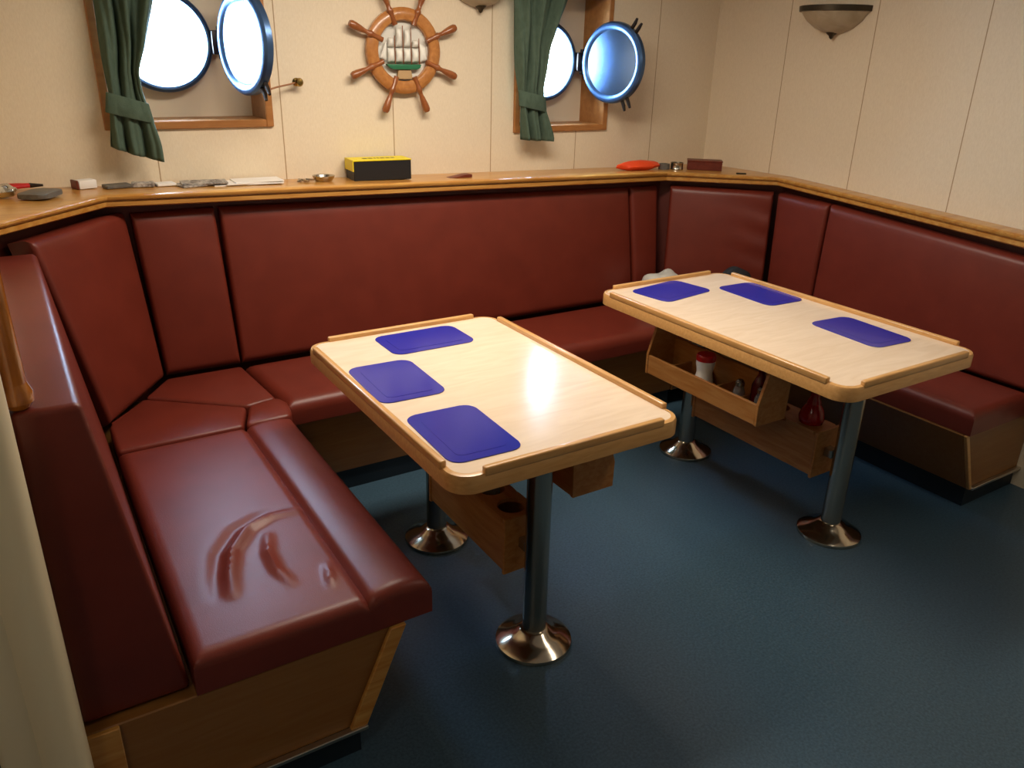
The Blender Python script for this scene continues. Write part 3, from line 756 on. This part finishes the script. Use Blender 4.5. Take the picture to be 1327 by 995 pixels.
obj('bowl', lathe([(0, .003), (.03, .003), (.040, .020), (.047, .022), (.043, .012), (.034, 0), (0, 0)], (1.155, 3.33, zz), n=32), M['steel'], t)
# yellow and black carton
zz = ztop(1.40)
t = thing('carton', (1.405, 3.335, zz), 'black carton with yellow lid standing on the ledge below the ship wheel', 'box')
obj('box_body', rotz(box(1.279, 1.536, 3.278, 3.392, zz, zz+.0808, .002, 1), -4.5, (1.405, 3.335, 0)), M['black'], t)
bm = box(1.277, 1.538, 3.2755, 3.3945, zz+.081, zz+.086, .0015, 1)
extrude_poly([(1.2745, 3.2755, zz+.040), (1.2745, 3.3945, zz+.040), (1.2745, 3.3945, zz+.086), (1.2745, 3.2755, zz+.086)], (.0035, 0, 0), 0, 1, bm)
obj('lid', rotz(bm, -4.5, (1.405, 3.335, 0)), M['yellow'], t)
bm = bmesh.new(); rnd = random.Random(2); x = 1.335
while x < 1.47:
    w = rnd.uniform(.008, .02); box(x, x+w, 3.325, 3.345, zz+.0859, zz+.0864, bm=bm); x += w+.006
lid_print = obj('lid_print', rotz(bm, -4.5, (1.405, 3.335, 0)), M['black'], t, smooth=False)
zz = ztop(1.8)
on('pen_case', extrude_poly([(1.72, 3.255, zz), (1.83, 3.255, zz), (1.83, 3.255, zz+.013), (1.80, 3.255, zz+.013)], (0, .05, 0), .0015, 1), M['brownbox'], (1.78, 3.28, zz), 'thin dark wedge lying on the ledge right of the carton', 'case')
zz = ztop(2.85)
on('plastic_bag', blob((2.845, 3.285, zz+.022), (.135, .045, .026), 11, .3), M['orange'], (2.845, 3.285, zz), 'crumpled orange-red plastic bag on the ledge near the corner', 'bag')
t = thing('tin_can', (3.07, 3.24, 1.1045), 'low grey tin between the orange bag and the brown box', 'can')
obj('can_body', lathe([(0, 0), (.034, 0), (.035, .003), (.033, .006), (.033, .032), (.035, .035), (.032, .036), (.032, .030), (0, .030)], (3.07, 3.24, 1.1045), n=32), M['steel'], t)
on('tape_roll', ring_lathe([(.016, 0), (.030, 0), (.030, .028), (.016, .028)], (3.012, 3.275, 1.1045), (0, 0, 1), 28), M['grey'], (3.012, 3.275, 1.1045), 'dark roll of tape left of the low grey tin', 'tape')
zz = 1.1045
t = thing('wooden_box', (3.22, 3.17, zz), 'reddish brown wooden box on the ledge in the far right corner', 'box')
bm = rotz(box(3.12, 3.30, 3.135, 3.22, zz, zz+.042, .002, 1), -42, (3.21, 3.178, 0)); obj('box_body', bm, M['brownbox'], t)
bm = rotz(box(3.118, 3.302, 3.133, 3.222, zz+.0422, zz+.05, .002, 1), -42, (3.21, 3.178, 0)); obj('lid', bm, M['brownbox'], t)
on('lighter', rotz(box(3.23, 3.28, 2.945, 2.965, zz, zz+.008, .002, 1), -38, (3.255, 2.955, 0)), M['bronze'], (3.255, 2.955, zz), 'tiny dark lighter on the slanted corner ledge', 'lighter')

# ------------------------------------------------------------------ things on the corner seats
t = on('plastic_bag', blob((2.86, 3.03, .455+.085), (.105, .085, .09), 21, .35, None, 4), M['bag'], (2.86, 3.03, .455), 'crumpled white plastic bag on the corner seat behind the far table', 'bag')
t = on('cloth_bundle', blob((3.10, 2.76, .455+.108), (.095, .08, .11), 33, .3, None, 4), M['darkcloth'], (3.10, 2.76, .455), 'dark cloth bundle on the right corner seat behind the far table', 'cloth')

# ------------------------------------------------------------------ light
wd = bpy.data.worlds.new('world'); S.world = wd; wd.use_nodes = True
bg = wd.node_tree.nodes['Background']; bg.inputs[0].default_value = (.50, .72, 1., 1); bg.inputs[1].default_value = 105.
def area(name, loc, target, sx, sy, power, col, spread=180):
    l = bpy.data.lights.new(name, 'AREA'); l.shape = 'RECTANGLE'; l.size = sx; l.size_y = sy; l.energy = power; l.color = col
    l.spread = math.radians(spread)
    o = bpy.data.objects.new(name, l); COL.objects.link(o); o.location = loc
    o.rotation_euler = (Vector(target)-Vector(loc)).to_track_quat('-Z', 'Y').to_euler()
    return o
WARM = (1., .885, .735)
area('ceiling_lamp', (1.4, 2.3, ZC-.02), (1.4, 2.3, 0), 1.2, .25, 36, WARM)
area('ceiling_lamp', (2.3, .7, ZC-.02), (2.3, .7, 0), .25, 1.0, 7.5, WARM)
area('ceiling_lamp', (-.7, .2, ZC-.02), (-.7, .2, 0), .25, .6, 5, WARM)
for px, pz in ((.627, 1.6675), (2.415, 1.623)):
    o = area('daylight_portal', (px, 3.72, pz), (px, 0, pz), .36, .36, 1, (1, 1, 1)); o.data.cycles.is_portal = True

S.view_settings.view_transform = 'Standard'; S.view_settings.look = 'None'
S.view_settings.gamma = 1; S.view_settings.exposure = 0.; S.view_settings.use_curve_mapping = False
S.cycles.max_bounces = 8; S.cycles.use_denoising = True; S.cycles.sample_clamp_indirect = 6
